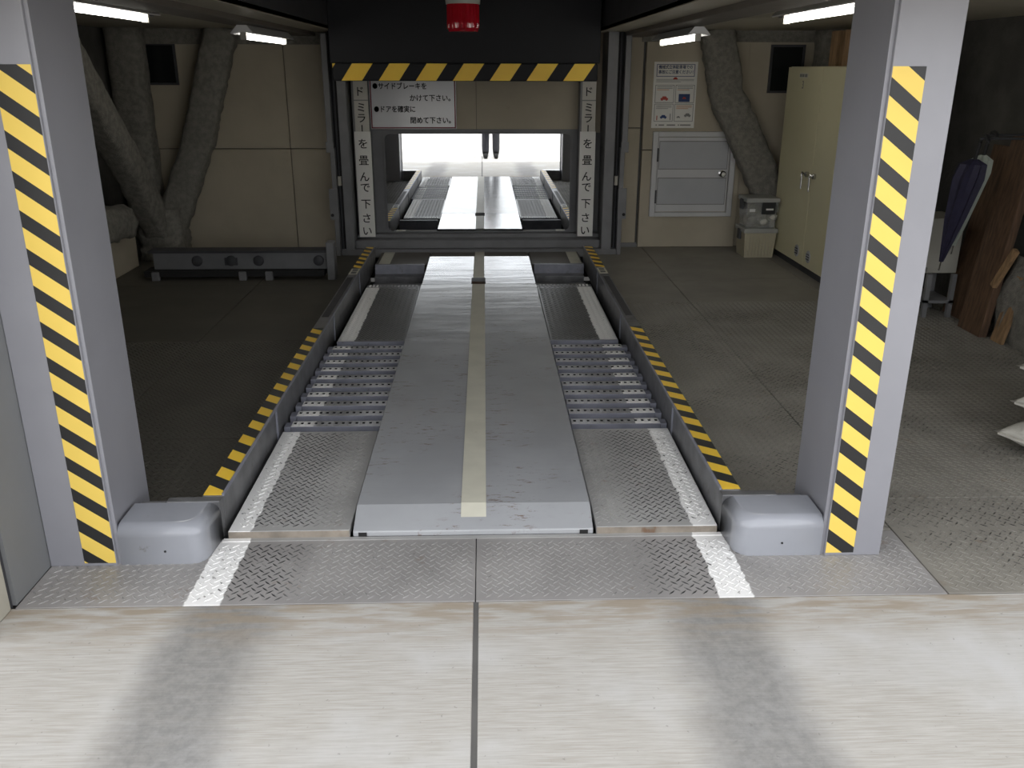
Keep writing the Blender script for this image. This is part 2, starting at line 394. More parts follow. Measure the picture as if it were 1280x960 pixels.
def rough_beam(mb, pts, rx, ry, amp=0.03, seg=26, n=28, seed=0.0, twist_up=Vector((0, 1, 0))):
    """a member under thick sprayed coating: rounded box section swept along pts and roughened"""
    pts = [Vector(p) for p in pts]; path = []
    for a, b_ in zip(pts[:-1], pts[1:]):
        for k in range(seg): path.append(a.lerp(b_, k/seg))
    path.append(pts[-1]); rings = []
    for i, p in enumerate(path):
        d = (path[min(i+1, len(path)-1)]-path[max(i-1, 0)]).normalized()
        u = d.cross(twist_up).normalized(); w = u.cross(d)
        ring = []
        for k in range(n):
            a = 2*PI*k/n; cu, su = math.cos(a), math.sin(a)
            e = 0.55
            q = u*rx*math.copysign(abs(cu)**e, cu) + w*ry*math.copysign(abs(su)**e, su)
            pos = p+q
            k1 = noise.fractal(pos*12+Vector((seed, 0, 0)), 1.0, 2.0, 4)*amp
            ring.append(pos + q.normalized()*k1)
        rings.append(ring)
    vs = [q for r in rings for q in r]; m = len(rings)
    fs = [(i*n+k, i*n+(k+1) % n, (i+1)*n+(k+1) % n, (i+1)*n+k) for i in range(m-1) for k in range(n)]
    fs += [tuple(range(n)), tuple(range((m-1)*n, m*n))]
    return mb.add(vs, fs)

# ================================================================== THE SETTING
XL, XR, YB, YF = -3.20, 3.45, 8.33, 2.655      # left wall, right wall, back wall, line of the posts
# ---- street and apron
B(-30, 30, -40, -1.2, -0.3, -0.012, 'street', 'street'); tag(bpy.data.objects['street'], kind='structure')
ap = structure('concrete_apron', (0, 0.6, 0))
B(-9, -0.006, -1.2, 2.408, -0.25, 0.0, 'concrete_slab', 'concrete', ap, bevel=0.004)
B(0.010, 9, -1.2, 2.408, -0.25, 0.0, 'concrete_slab', 'concrete', ap, bevel=0.004)
B(-0.006, 0.010, -1.2, 2.408, -0.2, -0.004, 'joint_filler', 'joint_dark', ap)
# ---- steel floor plates
fl = structure('floor', (0, 5, 0))
def plate(x0, x1, y0, y1, z=0.0):
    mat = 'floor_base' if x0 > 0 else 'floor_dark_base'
    g = 0.0022
    return B(x0+g, x1-g, y0+g, y1-g, z-0.02, z, 'floor_plate', mat, fl, bevel=0.0015, segs=1)
B(XL, XR, 2.41, YB, -0.36, -0.33, 'pit_bottom', 'black_gap', fl)
B(XL, -1.06, 2.42, YB, -0.33, -0.0205, 'sub_floor', 'joint_dark', fl)
B(1.05, XR, 2.42, YB, -0.33, -0.0205, 'sub_floor', 'joint_dark', fl)
B(-1.06, 1.05, 2.42, 2.83, -0.33, -0.0205, 'sub_floor', 'joint_dark', fl)
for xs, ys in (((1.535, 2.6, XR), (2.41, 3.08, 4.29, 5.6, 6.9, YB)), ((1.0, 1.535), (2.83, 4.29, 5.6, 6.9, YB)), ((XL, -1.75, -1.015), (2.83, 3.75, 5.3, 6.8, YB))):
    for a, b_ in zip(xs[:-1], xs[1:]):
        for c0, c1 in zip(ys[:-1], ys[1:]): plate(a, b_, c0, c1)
build_fast(lozenges(1.0, 3.45, 2.84, 6.2, 0.0), 'floor_tread', 'floor_lozenge', fl)
build_fast(lozenges(1.54, 3.45, 2.42, 2.83, 0.0), 'floor_tread', 'floor_lozenge', fl)
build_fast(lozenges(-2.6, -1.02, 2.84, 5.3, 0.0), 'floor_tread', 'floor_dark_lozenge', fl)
th = structure('threshold_plate', (0, 2.62, 0))
for a, b_ in ((-1.447, -0.0015), (0.0015, 1.533)):
    B(a, b_, 2.41, 2.826, -0.02, 0.0, 'tread_plate', 'threshold_base', th, bevel=0.0015, segs=1)
    build_fast(lozenges(a+0.004, b_-0.004, 2.414, 2.80, 0.0), 'tread_relief', 'tread_lozenge', th)
B(-0.91, 0.90, 2.806, 2.826, 0.0, 0.003, 'edge_strip', 'tread_base', th)

# ---- back wall
wb = structure('wall_back', (0, YB, 0))
B(XL-0.2, XR+0.2, YB+0.03, YB+0.25, -0.3, 2.8, 'wall_core', 'joint_dark', wb)
def panel(x0, x1, z0, z1, dy=0.0, mat='wall_cream'):
    return B(x0+0.004, x1-0.004, YB-dy, YB+0.04, z0+0.004, z1-0.004, 'wall_panel', mat, wb, bevel=0.002, segs=1)
for x0, x1 in ((XL, -1.725), (-1.725, -1.27)):
    panel(x0, x1, 0, 0.911); panel(x0, x1, 0.911, 1.95)
panel(1.25, 1.475, 0.03, 1.094); panel(1.25, 1.475, 1.094, 1.95)
panel(1.49, 2.42, 0.0, 0.90, 0.03); panel(1.49, 2.42, 0.90, 1.95, 0.028)
panel(2.42, XR, 0, 1.95)
B(1.255, 1.49, YB-0.012, YB+0.02, 0.0, 0.04, 'skirting', 'frame_grey', wb)
B(XL, -1.27, YB-0.05, YB+0.02, 1.80, 1.95, 'wall_head', 'shotcrete', wb)
B(1.45, XR, YB-0.05, YB+0.02, 1.83, 1.95, 'wall_head', 'shotcrete', wb)
# recess between the gate posts: cream upper panels, grey lower frame
B(-1.14, -0.03, 8.30, 8.34, 1.055, 2.4, 'recess_panel', 'wall_cream', wb)
B(-0.026, 1.10, 8.30, 8.34, 1.055, 2.4, 'recess_panel', 'wall_cream', wb)
B(-1.16, 1.12, 8.305, 8.34, 0.0, 1.055, 'recess_panel', 'frame_grey', wb)
B(-0.98, 0.98, 8.285, 8.306, 1.048, 1.085, 'recess_rail', 'frame_grey', wb)
# ---- side walls, front wall at left, lintel, upper storeys
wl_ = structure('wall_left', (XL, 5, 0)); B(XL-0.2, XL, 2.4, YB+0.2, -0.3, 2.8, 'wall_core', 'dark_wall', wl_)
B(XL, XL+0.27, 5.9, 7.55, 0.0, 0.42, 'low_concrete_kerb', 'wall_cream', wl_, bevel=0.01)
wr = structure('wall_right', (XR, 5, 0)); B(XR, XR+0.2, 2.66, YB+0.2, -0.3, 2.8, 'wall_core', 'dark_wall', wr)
B(XR, XR+6.0, 2.2, 2.66, -0.3, 1.83, 'wall_core', 'facade', wr)  # unseen front return, added to cut the daylight entering at the right
wf = structure('wall_front', (-2.2, YF, 0))
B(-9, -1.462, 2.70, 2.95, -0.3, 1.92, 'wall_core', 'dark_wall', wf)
B(-9, -1.56, 2.20, 2.70, -0.3, 1.83, 'wall_core', 'facade', wf)
B(-1.56, -1.449, 2.425, 2.70, 0.0, 1.83, 'return_panel', 'left_panel', wf)
B(-1.56, -1.462, 2.40, 2.425, -0.01, 1.83, 'shadow_gap', 'frame_dark', wf)
B(-1.60, -1.452, 2.21, 2.40, 0.0, 1.83, 'jamb', 'jamb_beige', wf, bevel=0.006)
wu = structure('upper_facade', (0, 5, 2.1))
B(-9, 9, 2.2, 2.655, 1.83, 2.85, 'lintel', 'facade', wu)
B(-9, 9, 2.2, 8.9, 2.85, 5.6, 'upper_storey', 'facade', wu)
# ---- ceiling: a dark shaft over the lane, cream soffits, brown beams, outer ceilings
ce = structure('ceiling', (0, 5, 1.9))
B(-1.3, 1.25, 2.66, 8.5, 2.78, 2.85, 'shaft_top', 'frame_dark', ce)
for x0, x1 in ((-1.27, -1.215), (1.035, 1.09)): B(x0, x1, 2.66, 8.3, 1.905, 2.80, 'shaft_cheek', 'frame_dark', ce)
SEAM = (2.665, 3.9, 5.1, 6.3, 7.5, YB)
for x0, x1, zz in ((-1.50, -1.215, 1.90), (1.035, 1.28, 1.90)):
    for a, b_ in zip(SEAM[:-1], SEAM[1:]): B(x0, x1, a+0.002, b_-0.002, zz, zz+0.03, 'soffit_panel', 'ceiling_cream', ce)
for x0, x1 in ((XL, -1.60), (1.46, XR)):
    for a, b_ in zip(SEAM[:-1], SEAM[1:]): B(x0, x1, a+0.002, b_-0.002, 1.925, 1.96, 'ceiling_panel', 'ceiling_cream', ce)
for x0, x1 in ((-1.62, -1.42), (1.25, 1.48)): B(x0, x1, 2.665, YB, 1.868, 1.925, 'ceiling_beam', 'beam_brown', ce, bevel=0.004, segs=1)
# ---- coated columns and braces
def brace(name, *members):
    s = structure(name, members[0][1][0])
    for nm, pts, rx, ry, amp, sd_, tu in members:
        mb = rough_beam(MB(), pts, rx, ry, amp, seed=sd_, twist_up=Vector(tu)); mb.build(nm, 'shotcrete', s, smooth=True)
    return s
brace('coated_column', ('column', [(-3.02, 8.15, -0.02), (-3.02, 8.15, 1.93)], 0.15, 0.13, 0.015, 3.1, (0, 1, 0)),
      ('diagonal_brace', [(-2.82, 8.0, 0.15), (-2.48, 8.12, 1.0), (-2.2, 8.2, 1.93)], 0.135, 0.10, 0.016, 9.4, (0, 1, 0)),
      ('diagonal_brace', [(-2.84, 7.95, 0.15), (-2.85, 7.4, 0.85), (-2.88, 6.4, 1.93)], 0.11, 0.13, 0.016, 15.2, (0, 1, 1)),
      ('base_haunch', [(-2.82, 7.95, -0.02), (-2.84, 8.0, 0.42)], 0.19, 0.22, 0.03, 21.0, (0, 1, 0)),
      ('head_haunch', [(-2.95, 7.3, 0.42), (-2.95, 6.2, 0.50)], 0.15, 0.13, 0.03, 25.0, (0, 0, 1)))
brace('coated_column', ('column', [(3.1, 8.15, -0.02), (3.1, 8.15, 1.93)], 0.14, 0.14, 0.016, 33.1, (0, 1, 0)),
      ('diagonal_brace', [(2.86, 8.17, 0.15), (2.52, 8.17, 0.80), (2.20, 8.17, 1.38), (2.08, 8.2, 1.93)], 0.15, 0.10, 0.016, 39.4, (0, 1, 0)))
rw = MB(); rough_beam(rw, [(3.42, 4.3, 0.0), (3.42, 5.3, 0.0)], 0.5, 0.16, 0.05, seed=41, twist_up=Vector((1, 0, 0)))
tag(rw.build('rough_concrete_footing', 'shotcrete', None, smooth=True), kind='structure')
# ---- dark vent windows and hatch door
def vent(name, x0, x1, z0, z1):
    w = structure(name, ((x0+x1)/2, YB-0.01, z0))
    B(x0, x1, YB-0.008, YB+0.0, z0, z1, 'pane', 'dark_glass', w)
    for a, b_, c0, c1 in ((x0-.02, x0, z0-.02, z1+.02), (x1, x1+.02, z0-.02, z1+.02), (x0, x1, z0-.02, z0), (x0, x1, z1, z1+.02)):
        B(a, b_, YB-0.02, YB, c0, c1, 'window_frame', 'frame_dark', w)
vent('window_1', -2.93, -2.68, 1.48, 1.79); vent('window_2', 2.63, 2.90, 1.42, 1.79)
dr = structure('door_1', (1.97, YB-0.03, 0.3)); y = YB-0.03
fx0, fx1, fz0, fz1 = 1.585, 2.36, 0.295, 1.065
for a, b_, c0, c1 in ((fx0, fx0+.05, fz0, fz1), (fx1-.05, fx1, fz0, fz1), (fx0+.05, fx1-.05, fz0, fz0+.04), (fx0+.05, fx1-.05, fz1-.045, fz1)):
    B(a, b_, y-0.035, y, c0, c1, 'door_frame', 'white_enamel', dr, bevel=0.003, segs=1)
leaf = B(fx0+.056, fx1-.056, y-0.018, y, fz0+.046, fz1-.051, 'door_leaf', 'white_enamel', dr)
for c0, c1 in ((0.412, 0.645), (0.735, 0.975)):
    B(1.655, 2.285, y-0.021, y-0.018, c0, c1, 'door_panel', 'hatch_panel', leaf)
    B(1.648, 2.292, y-0.0195, y-0.0175, c0-.008, c1+.008, 'panel_shadow_line', 'ink_grey', leaf)
MB().lathe((2.243, y-0.018, 0.69), [(0.03, 0), (0.03, -0.006), (0.012, -0.012), (0.012, -0.035), (0.026, -0.045), (0.03, -0.06), (0.02, -0.072)], 16, 'y').build('door_knob', 'chrome', dr, smooth='auto')
for zz in (0.48, 0.86): B(1.628, 1.642, y-0.045, y-0.02, zz-.06, zz+.06, 'hinge', 'frame_dark', dr)
# ---- gate frame in front of the recess
gf = structure('gate_frame', (0, 8.0, 0))
B(-1.22, -1.143, 7.98, 8.33, 0.0, 2.5, 'gate_post', 'frame_grey', gf, bevel=0.004, segs=1)
B(1.105, 1.195, 7.98, 8.33, 0.0, 2.5, 'gate_post', 'frame_grey', gf, bevel=0.004, segs=1)
B(-1.143, 1.105, 8.05, 8.30, 0.03, 0.118, 'sill', 'frame_grey', gf, bevel=0.004, segs=1)
B(-1.143, 1.105, 8.20, 8.30, 0.10, 0.15, 'sill', 'frame_grey', gf, bevel=0.004, segs=1)
B(-1.26, 1.25, 7.96, 8.05, -0.02, 0.05, 'sill_foot', 'frame_grey', gf)
for sx_, x0 in ((-1, -1.22), (1, 1.195)):
    B(*sorted((x0, x0+sx_*0.055)), 8.02, 8.3, 0.0, 2.4, 'guide_slot', 'black_gap', gf)
    B(*sorted((x0+sx_*0.055, x0+sx_*0.105)), 7.94, 8.28, 0.95, 1.88, 'guide_rail', 'frame_grey', gf, bevel=0.003, segs=1)
    B(*sorted((x0+sx_*0.045, x0+sx_*0.085)), 7.94, 8.28, 0.0, 0.95, 'guide_rail', 'frame_grey', gf, bevel=0.003, segs=1)
    B(*sorted((x0+sx_*0.04, x0+sx_*0.115)), 7.925, 7.945, 0.33, 0.60, 'guide_bracket', 'frame_grey', gf)
    B(*sorted((x0+sx_*0.05, x0+sx_*0.115)), 7.93, 7.95, 0.91, 1.0, 'guide_bracket', 'frame_grey', gf)
    MB().lathe((x0+sx_*0.095, 7.924, 0.37), [(0.014, 0), (0.014, -0.008)], 10, 'y').build('bolt', 'black_gap', gf)
    B(*sorted((x0+sx_*0.012, x0+sx_*0.04)), 7.99, 8.02, 0.62, 0.70, 'limit_switch', 'jamb_beige', gf)
    MB().tube([(x0+sx_*0.028, 8.01, 0.05), (x0+sx_*0.028, 8.01, 1.9)], 0.008, 6).build('chain', 'frame_dark', gf)

# ================================================================== THINGS
# ---- car pallet
PY0, PY1 = 2.83, 7.95
pal = thing('car_pallet', (0, 5.2, 0), 'long grey steel car pallet with raised centre hump and striped side rails', 'car pallet')
ZD = 0.03
for sx_ in (-1, 1):
    a, b_ = sorted((sx_*0.448-0.01, sx_*0.888-0.006))
    d = B(a, b_, 2.8275, 3.752, ZD-0.03, ZD, 'front_deck', 'tread_base', pal, bevel=0.002, segs=1)
    B(a+.001, b_-.001, 2.8262, 2.8280, 0.0, ZD-0.002, 'deck_nose', 'nose_rust', d)
    build_fast(lozenges(a+.006, b_-.006, 2.84, 3.745, ZD), 'tread_relief', 'tread_lozenge', d)
    a2, b2 = sorted((sx_*0.448-0.01, sx_*0.862-0.006))
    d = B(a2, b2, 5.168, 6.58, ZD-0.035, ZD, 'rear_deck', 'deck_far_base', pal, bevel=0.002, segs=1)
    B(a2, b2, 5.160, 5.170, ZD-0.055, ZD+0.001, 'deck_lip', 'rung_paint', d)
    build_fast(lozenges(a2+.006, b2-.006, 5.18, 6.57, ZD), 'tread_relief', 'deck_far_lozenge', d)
    d = B(a, b_, 7.40, 7.95, ZD-0.035, ZD-0.002, 'end_deck', 'beam_brown', pal)
    xl, xr = sorted((sx_*0.775, sx_*0.87))
    B(xl, xr, 7.41, 7.94, ZD-0.002, ZD+0.001, 'guide_line', 'cream_line', d)
    # wheel dip: stop bar, lower bars, perforated edge
    B(a2+0.005, b2, 7.13, 7.17, -0.06, 0.088, 'wheel_stop', 'rung_paint', pal, bevel=0.004)
    B(a2+0.012, b2-0.01, 7.02, 7.13, -0.06, 0.012, 'stop_ledge', 'rail_steel', pal, bevel=0.003)
    B(a2+0.012, b2-0.01, 6.82, 6.93, -0.08, -0.02, 'dip_bar', 'rail_steel', pal, bevel=0.003)
    hb = B(a2+0.002, b2+0.002, 6.60, 6.66, -0.02, 0.027, 'dip_edge', 'rail_steel', pal)
    for k in range(14):
        xx = a2+0.02+k*(b2-a2-0.03)/14
        B(xx, xx+0.014, 6.605, 6.65, 0.027, 0.034, 'grip_tooth', 'rung_top', hb)
# rungs: punched channel steps, one mesh per side
def rung_mesh(x0, x1):
    mb = MB(); n = 13; y0, y1 = -0.034, 0.034; hx, hy = 0.0065, 0.010
    w = (x1-x0)/n
    for k in range(n):
        a, b_ = x0+k*w, x0+(k+1)*w; c = (a+b_)/2
        o = [(a, y0), (b_, y0), (b_, y1), (a, y1)]; i = [(c-hx, -hy), (c+hx, -hy), (c+hx, hy), (c-hx, hy)]
        vs = [(*p, 0) for p in o] + [(*p, 0.003) for p in i] + [(*p, -0.02) for p in i]
        mb.add(vs, [(q, (q+1) % 4, 4+(q+1) % 4, 4+q) for q in range(4)], 0)
        mb.add(vs, [(4+q, 4+(q+1) % 4, 8+(q+1) % 4, 8+q) for q in range(4)] + [(8, 9, 10, 11)], 2)
    mb.add([(x0, y0, 0), (x1, y0, 0), (x1, y0, -0.006), (x0, y0, -0.006), (x0, y0+.008, -0.006), (x1, y0+.008, -0.006), (x1, y0+.008, -0.09), (x0, y0+.008, -0.09),
            (x0, y1, 0), (x1, y1, 0), (x1, y1, -0.09), (x0, y1, -0.09)],
           [(0, 1, 2, 3), (3, 2, 5, 4), (4, 5, 6, 7), (8, 9, 10, 11), (7, 6, 10, 11)], 1)
    mb.add([(x0, y0, 0), (x0, y1, 0), (x0, y1, -.09), (x0, y0, -.09), (x1, y0, 0), (x1, y1, 0), (x1, y1, -.09), (x1, y0, -.09)], [(0, 1, 2, 3), (4, 5, 6, 7)], 1)
    return mb
for sx_ in (-1, 1):
    x0, x1 = sorted((sx_*0.450-0.008, sx_*0.868-0.006))
    first = None
    for k in range(10):
        yy = 3.855 + k*0.1335
        if first is None:
            first = rung_mesh(x0, x1).build('rung', ['rung_top', 'rung_paint', 'black_gap'], pal, local=True)
            first.location = Vector((0, yy, ZD-0.004)) - origin(pal)
        else: copy(first, (0, yy, ZD-0.004), pal)
    # side stringer with rung end brackets
    for k in range(10):
        yy = 3.855 + k*0.1335; xa, xb = sorted((sx_*0.868-0.006, sx_*0.898-0.006))
        B(xa, xb, yy-0.036, yy+0.02, -0.05, 0.026, 'rung_bracket', 'rung_paint', pal)
# centre hump
hump = MB(); hx0, hx1 = -0.447, 0.427
prof = [(2.830, 0.0), (2.830, 0.022), (2.955, 0.066), (6.530, 0.066), (6.530, 0.0)]
hump.prism(prof, 'x', hx0, hx1)
cp = hump.build('centre_plate', 'centre_paint', pal, bevel=0.004)
# second plate with its notch, slightly dented sheet
n2 = MB(); n2.prism([(hx0+.006, 6.536), (-0.066, 6.536), (-0.066, 6.74), (0.042, 6.74), (0.042, 6.536), (hx1-.004, 6.536), (hx1-.004, 7.575), (hx0+.006, 7.575)], 'z', 0.0, 0.066)
cp2 = n2.build('centre_plate', 'centre_worn', pal, bevel=0.003)
B(-0.063, 0.038, 6.52, 6.74, 0.0, 0.035, 'notch_floor', 'wood_dark', cp2)
for x0 in (hx0+.02, hx1-.05): B(x0, x0+.03, 2.827, 2.8305, 0.002, 0.018, 'drain_hole', 'black_gap', cp)
ln = MB(); xa, xb = -0.057, 0.036
ln.prism([(2.872, 0.0345), (2.872, 0.036), (2.955, 0.0688), (6.515, 0.0688), (6.515, 0.066), (2.955, 0.066)], 'x', xa, xb)
ln.build('centre_line', 'cream_line', cp)
B(xa+.003, xb-.003, 6.745, 7.57, 0.066, 0.069, 'centre_line', 'cream_line', cp2)
B(-0.445, 0.427, 7.58, 7.95, -0.01, 0.026, 'end_centre_deck', 'beam_brown', pal)
B(-0.05, 0.035, 7.59, 8.0, 0.026, 0.030, 'centre_line', 'cream_line', pal)
B(-0.12, 0.10, 7.955, 8.03, 0.0, 0.04, 'latch_block', 'frame_grey', pal)
# side rails
for sx_ in (-1, 1):
    xi, xo = sx_*0.905-0.008, sx_*0.980-0.008
    a, b_ = sorted((xi, xo))
    ri = B(a, b_, 2.876, 7.60, -0.03, 0.15, 'side_rail', 'rail_steel', pal, bevel=0.006)
    e0, e1 = sorted((xi-sx_*0.004, xi+sx_*0.004)); B(e0, e1, 2.88, 7.595, 0.146, 0.156, 'rail_edge', 'rung_paint', ri)
    for yy in (3.72, 5.35, 6.55):
        e0, e1 = sorted((xi, xi-sx_*0.006)); B(e0, e1, yy, yy+.018, -0.02, 0.146, 'rail_joint', 'rung_paint', ri)
    for (y0, y1, st, pt) in ((2.88, 5.05, 2.885, 0.16), (6.72, 7.56, 6.76, 0.155)):
        t = stripes((a+.004, b_-.002, y0, y1), 0.75, st+0.75*(a if sx_ > 0 else a), pt, 0.5, lambda u, v, h: (u, v, 0.15+h), 0.0015)
        t.build('hazard_tape', ['yellow', 'tape_black'], ri)
    pl_ = B(a+.004, b_-.004, 6.50, 6.69, 0.15, 0.153, 'number_plate', 'cream_line', ri)
    for q in (6.52, 6.605): B(a+.018, b_-.018, q, q+.06, 0.153, 0.1545, 'number_mark', 'rail_steel', pl_)
    e0, e1 = sorted((xo-sx_*0.055, xo-sx_*0.012)); B(e0, e1, 5.3, 6.4, 0.15, 0.1512, 'worn_groove', 'frame_dark', ri)

# ---- posts beside the entrance
def post(name, x0, x1, tx0, tx1, inner, label):
    p = thing(name, ((x0+x1)/2, YF+0.16, 0), label, 'steel post', 'entrance posts')
    B(x0, x1, YF, YF+0.34, 0, 1.862, 'post_shaft', 'post_paint', p, bevel=0.003)
    e0, e1 = sorted((inner, inner+0.012*(1 if inner < 0 else -1)))
    B(e0, e1, YF+0.012, YF+0.022, 0.0, 1.86, 'post_flange', 'post_paint', p)
    edge = tx0 if inner > 0 else tx1
    t = stripes((tx0, tx1, 0.012, 1.61), 0.75, 1.581+0.75*edge, 0.11346, 0.555, lambda u, v, h: (u, YF-h, v), 0.001)
    t.build('hazard_tape', ['yellow_post', 'tape_black'], p)
    return p
post('steel_post', -1.448, -1.224, -1.332, -1.2265, -1.224, 'grey steel post with black and yellow tape left of the pallet entrance')
post('steel_post', 1.217, 1.412, 1.2195, 1.3175, 1.217, 'grey steel post with black and yellow tape on the right, before the cream cabinet')
# ---- rounded covers at the rail ends
def cover(sx_, label):
    o = thing('bump_cover', (sx_*1.07, 2.75, 0), label, 'bumper cover', 'rail end covers')
    xo, xi = (-1.211, -0.925) if sx_ < 0 else (1.204, 0.905)
    a, b_ = sorted((xo, xi))
    mb = MB(); n = 7; r = 0.042
    # plan outline with a big rounded inner front corner
    ri = 0.055; s = 1 if xi > xo else -1
    plan = [(xo, 2.835), (xo, 2.66)] + [(xi-s*ri + s*ri*math.sin(t*PI/2/n), 2.66+ri-ri*math.cos(t*PI/2/n)) for t in range(n+1)] + [(xi+s*0.012, 2.835)]
    cx, cy = (xo+xi)/2, 2.76
    layers = []
    for t in range(n+1):
        ang = t*PI/2/n; ins = r*(1-math.cos(ang)); z = 0.145-r+r*math.sin(ang)
        ring = []
        for (px, py) in plan:
            qx = px if px == xo else px - s*ins*(1.0 if (px-xo)*s > 0.2 else 0.0)
            qy = py if py > 2.83 else py + ins*max(0.0, min(1.0, (2.80-py)/0.14))
            ring.append((qx, qy, z))
        layers.append(ring)
    layers.insert(0, [(px, py, 0.0) for px, py in plan])
    m = len(plan); vs = [p for l in layers for p in l]
    fs = [(i*m+k, i*m+(k+1) % m, (i+1)*m+(k+1) % m, (i+1)*m+k) for i in range(len(layers)-1) for k in range(m)] + [tuple(range((len(layers)-1)*m, len(layers)*m))]
    mb.add(vs, fs); sh_ = mb.build('cover_shell', 'cover_paint', o, smooth=True); sh_.modifiers.new('weighted', 'WEIGHTED_NORMAL').weight = 80
    e0, e1 = sorted((xo+s*0.11, xi+s*0.012))
    B(e0, e1, 2.835, 2.872, 0.0, 0.149, 'back_flange', 'rail_steel', o, bevel=0.003)
    e0, e1 = sorted((xo+s*0.02, xo+s*0.11)); B(e0, e1, 2.835, 2.85, 0.0, 0.146, 'back_flange', 'rail_steel', o, bevel=0.003)
    MB().lathe(((a+b_)/2+0.01, 2.658, 0.05), [(0.004, 0.004), (0.004, 0.0)], 8, 'y').build('rivet', 'black_gap', o)
    B(*sorted((xo, xo+s*0.004)), 2.67, 2.83, 0.0, 0.12, 'weld_seam', 'rail_steel', o)
    return o
cover(-1, 'rounded grey steel bumper cover joined to the left post')
cover(1, 'rounded grey steel bumper cover joined to the right post')

# ---- raised lift gate with striped lower edge
gt = thing('lift_gate', (-0.1, 7.72, 1.5), 'dark charcoal raised lift gate with yellow striped lower edge', 'gate')
B(-1.215, 1.003, 7.70, 7.76, 1.645, 2.72, 'gate_panel', 'gate_charcoal', gt, bevel=0.006)
B(-1.200, 0.985, 7.685, 7.765, 1.505, 1.645, 'edge_bar', 'gate_charcoal', gt, bevel=0.012)
yt = MB()
for k in range(-1, 7):
    xb0 = -1.128 + k*0.3045; xb1 = xb0+0.168; sh = 0.094; 
    pts = [(xb0, 1.508), (xb1, 1.508), (xb1+sh, 1.642), (xb0+sh, 1.642)]
    pts = clip(clip(pts, -1, 0, 1.196), 1, 0, 0.981)
    if len(pts) > 2: yt.prism(pts, 'y', 7.683, 7.6855)
yt.build('yellow_stripes', 'yellow', gt)
# ---- red beacon
bc = thing('warning_beacon', (-0.113, 6.6, 1.82), 'red rotating warning beacon with pale base hanging before the dark gate', 'beacon')
bx, by, bz = -0.098, 6.6, 1.848
pr_ = MB(); nn = 48; prof = [(0.100, 0.0), (0.112, 0.02), (0.114, 0.05), (0.112, 0.175)]
vs = []
for r, h in prof:
    for k in range(nn): a = 2*PI*k/nn; q = r*(1.0 if k % 2 else 0.965); vs.append((bx+q*math.cos(a), by+q*math.sin(a), bz+h))
pr_.add(vs, [(i*nn+k, i*nn+(k+1) % nn, (i+1)*nn+(k+1) % nn, (i+1)*nn+k) for i in range(3) for k in range(nn)] + [tuple(range(nn-1, -1, -1)), tuple(range(3*nn, 4*nn))])
pr_.build('red_globe', 'beacon_red', bc)
MB().lathe((bx, by, bz-0.004), [(0.06, 0.0), (0.102, 0.0), (0.106, 0.012), (0.10, 0.018)], 32).build('globe_rim', 'beacon_red', bc, smooth='auto')
MB().lathe((bx, by, bz+0.172), [(0.118, 0.0), (0.121, 0.03), (0.10, 0.06), (0.06, 0.08)], 32).build('beacon_base', 'beacon_base', bc, smooth='auto')
MB().tube([(bx, by, bz+0.24), (bx, by, 2.785)], 0.02, 10).build('hanger_pipe', 'frame_dark', bc)
# ---- mirror on the recess wall
mr = thing('safety_mirror', (-0.012, 8.28, 0.17), 'wide rounded mirror at the end of the lane reflecting pallet and street', 'mirror')
def rrect(x0, x1, z0, z1, r, n=6):
    out = []
    for cx, cz, a0 in ((x1-r, z1-r, 0), (x0+r, z1-r, 90), (x0+r, z0+r, 180), (x1-r, z0+r, 270)):
        for k in range(n+1): a = math.radians(a0+90*k/n); out.append((cx+r*math.cos(a), cz+r*math.sin(a)))
    return out
mx0, mx1, mz0, mz1 = -0.862, 0.832, 0.165, 1.046
MB().prism(rrect(mx0, mx1, mz0, mz1, 0.05), 'y', 8.272, 8.284).build('mirror_glass', 'mirror', mr)
MB().prism(rrect(mx0-.014, mx1+.014, mz0-.014, mz1+.014, 0.06), 'y', 8.276, 8.305).build('mirror_rim', 'frame_grey', mr, bevel=0.004)
# ---- paper strips with vertical writing
SY = 8.13
def strip(x0, x1, label):
    o = thing('paper_strip', ((x0+x1)/2, SY+0.01, 0.13), label, 'paper sign', 'vertical paper strips')
    B(x0+.012, x1-.008, SY+.004, SY+.005, 1.03, 1.62, 'upper_paper', 'paper_aged', o)
    B(x0, x1, SY+.001, SY+.002, 0.138, 1.075, 'lower_paper', 'paper', o)
    B(x0-.006, x1-.008, SY+.006, SY+.165, 0.152, 1.70, 'backing_post', 'frame_grey', o)
    B(x0+.012, x1-.008, SY+.0025, SY+.004, 1.335, 1.345, 'paper_overlap', 'ink_grey', o)
    cx = (x0+x1)/2
    for ch, yp in zip('ドミラーを畳んで下さい', (114, 133, 146, 159.6, 177, 197.5, 218, 232, 253, 271, 288)):
        z = 1.505-(yp-101)*0.007026
        yy = SY+.0005 if z < 1.07 else SY+.0022
        mb = MB(); write(mb, ch, 0.094 if z < 1.1 else 0.088, cx, z, yy, centre=True, bold=.0008, rot=-PI/2 if ch == 'ー' else 0.0); mb.build('character', 'ink_black', o)
strip(-1.112, -0.968, 'white paper strip with vertical writing left of the mirror')
strip(0.899, 1.040, 'white paper strip with vertical writing right of the mirror')
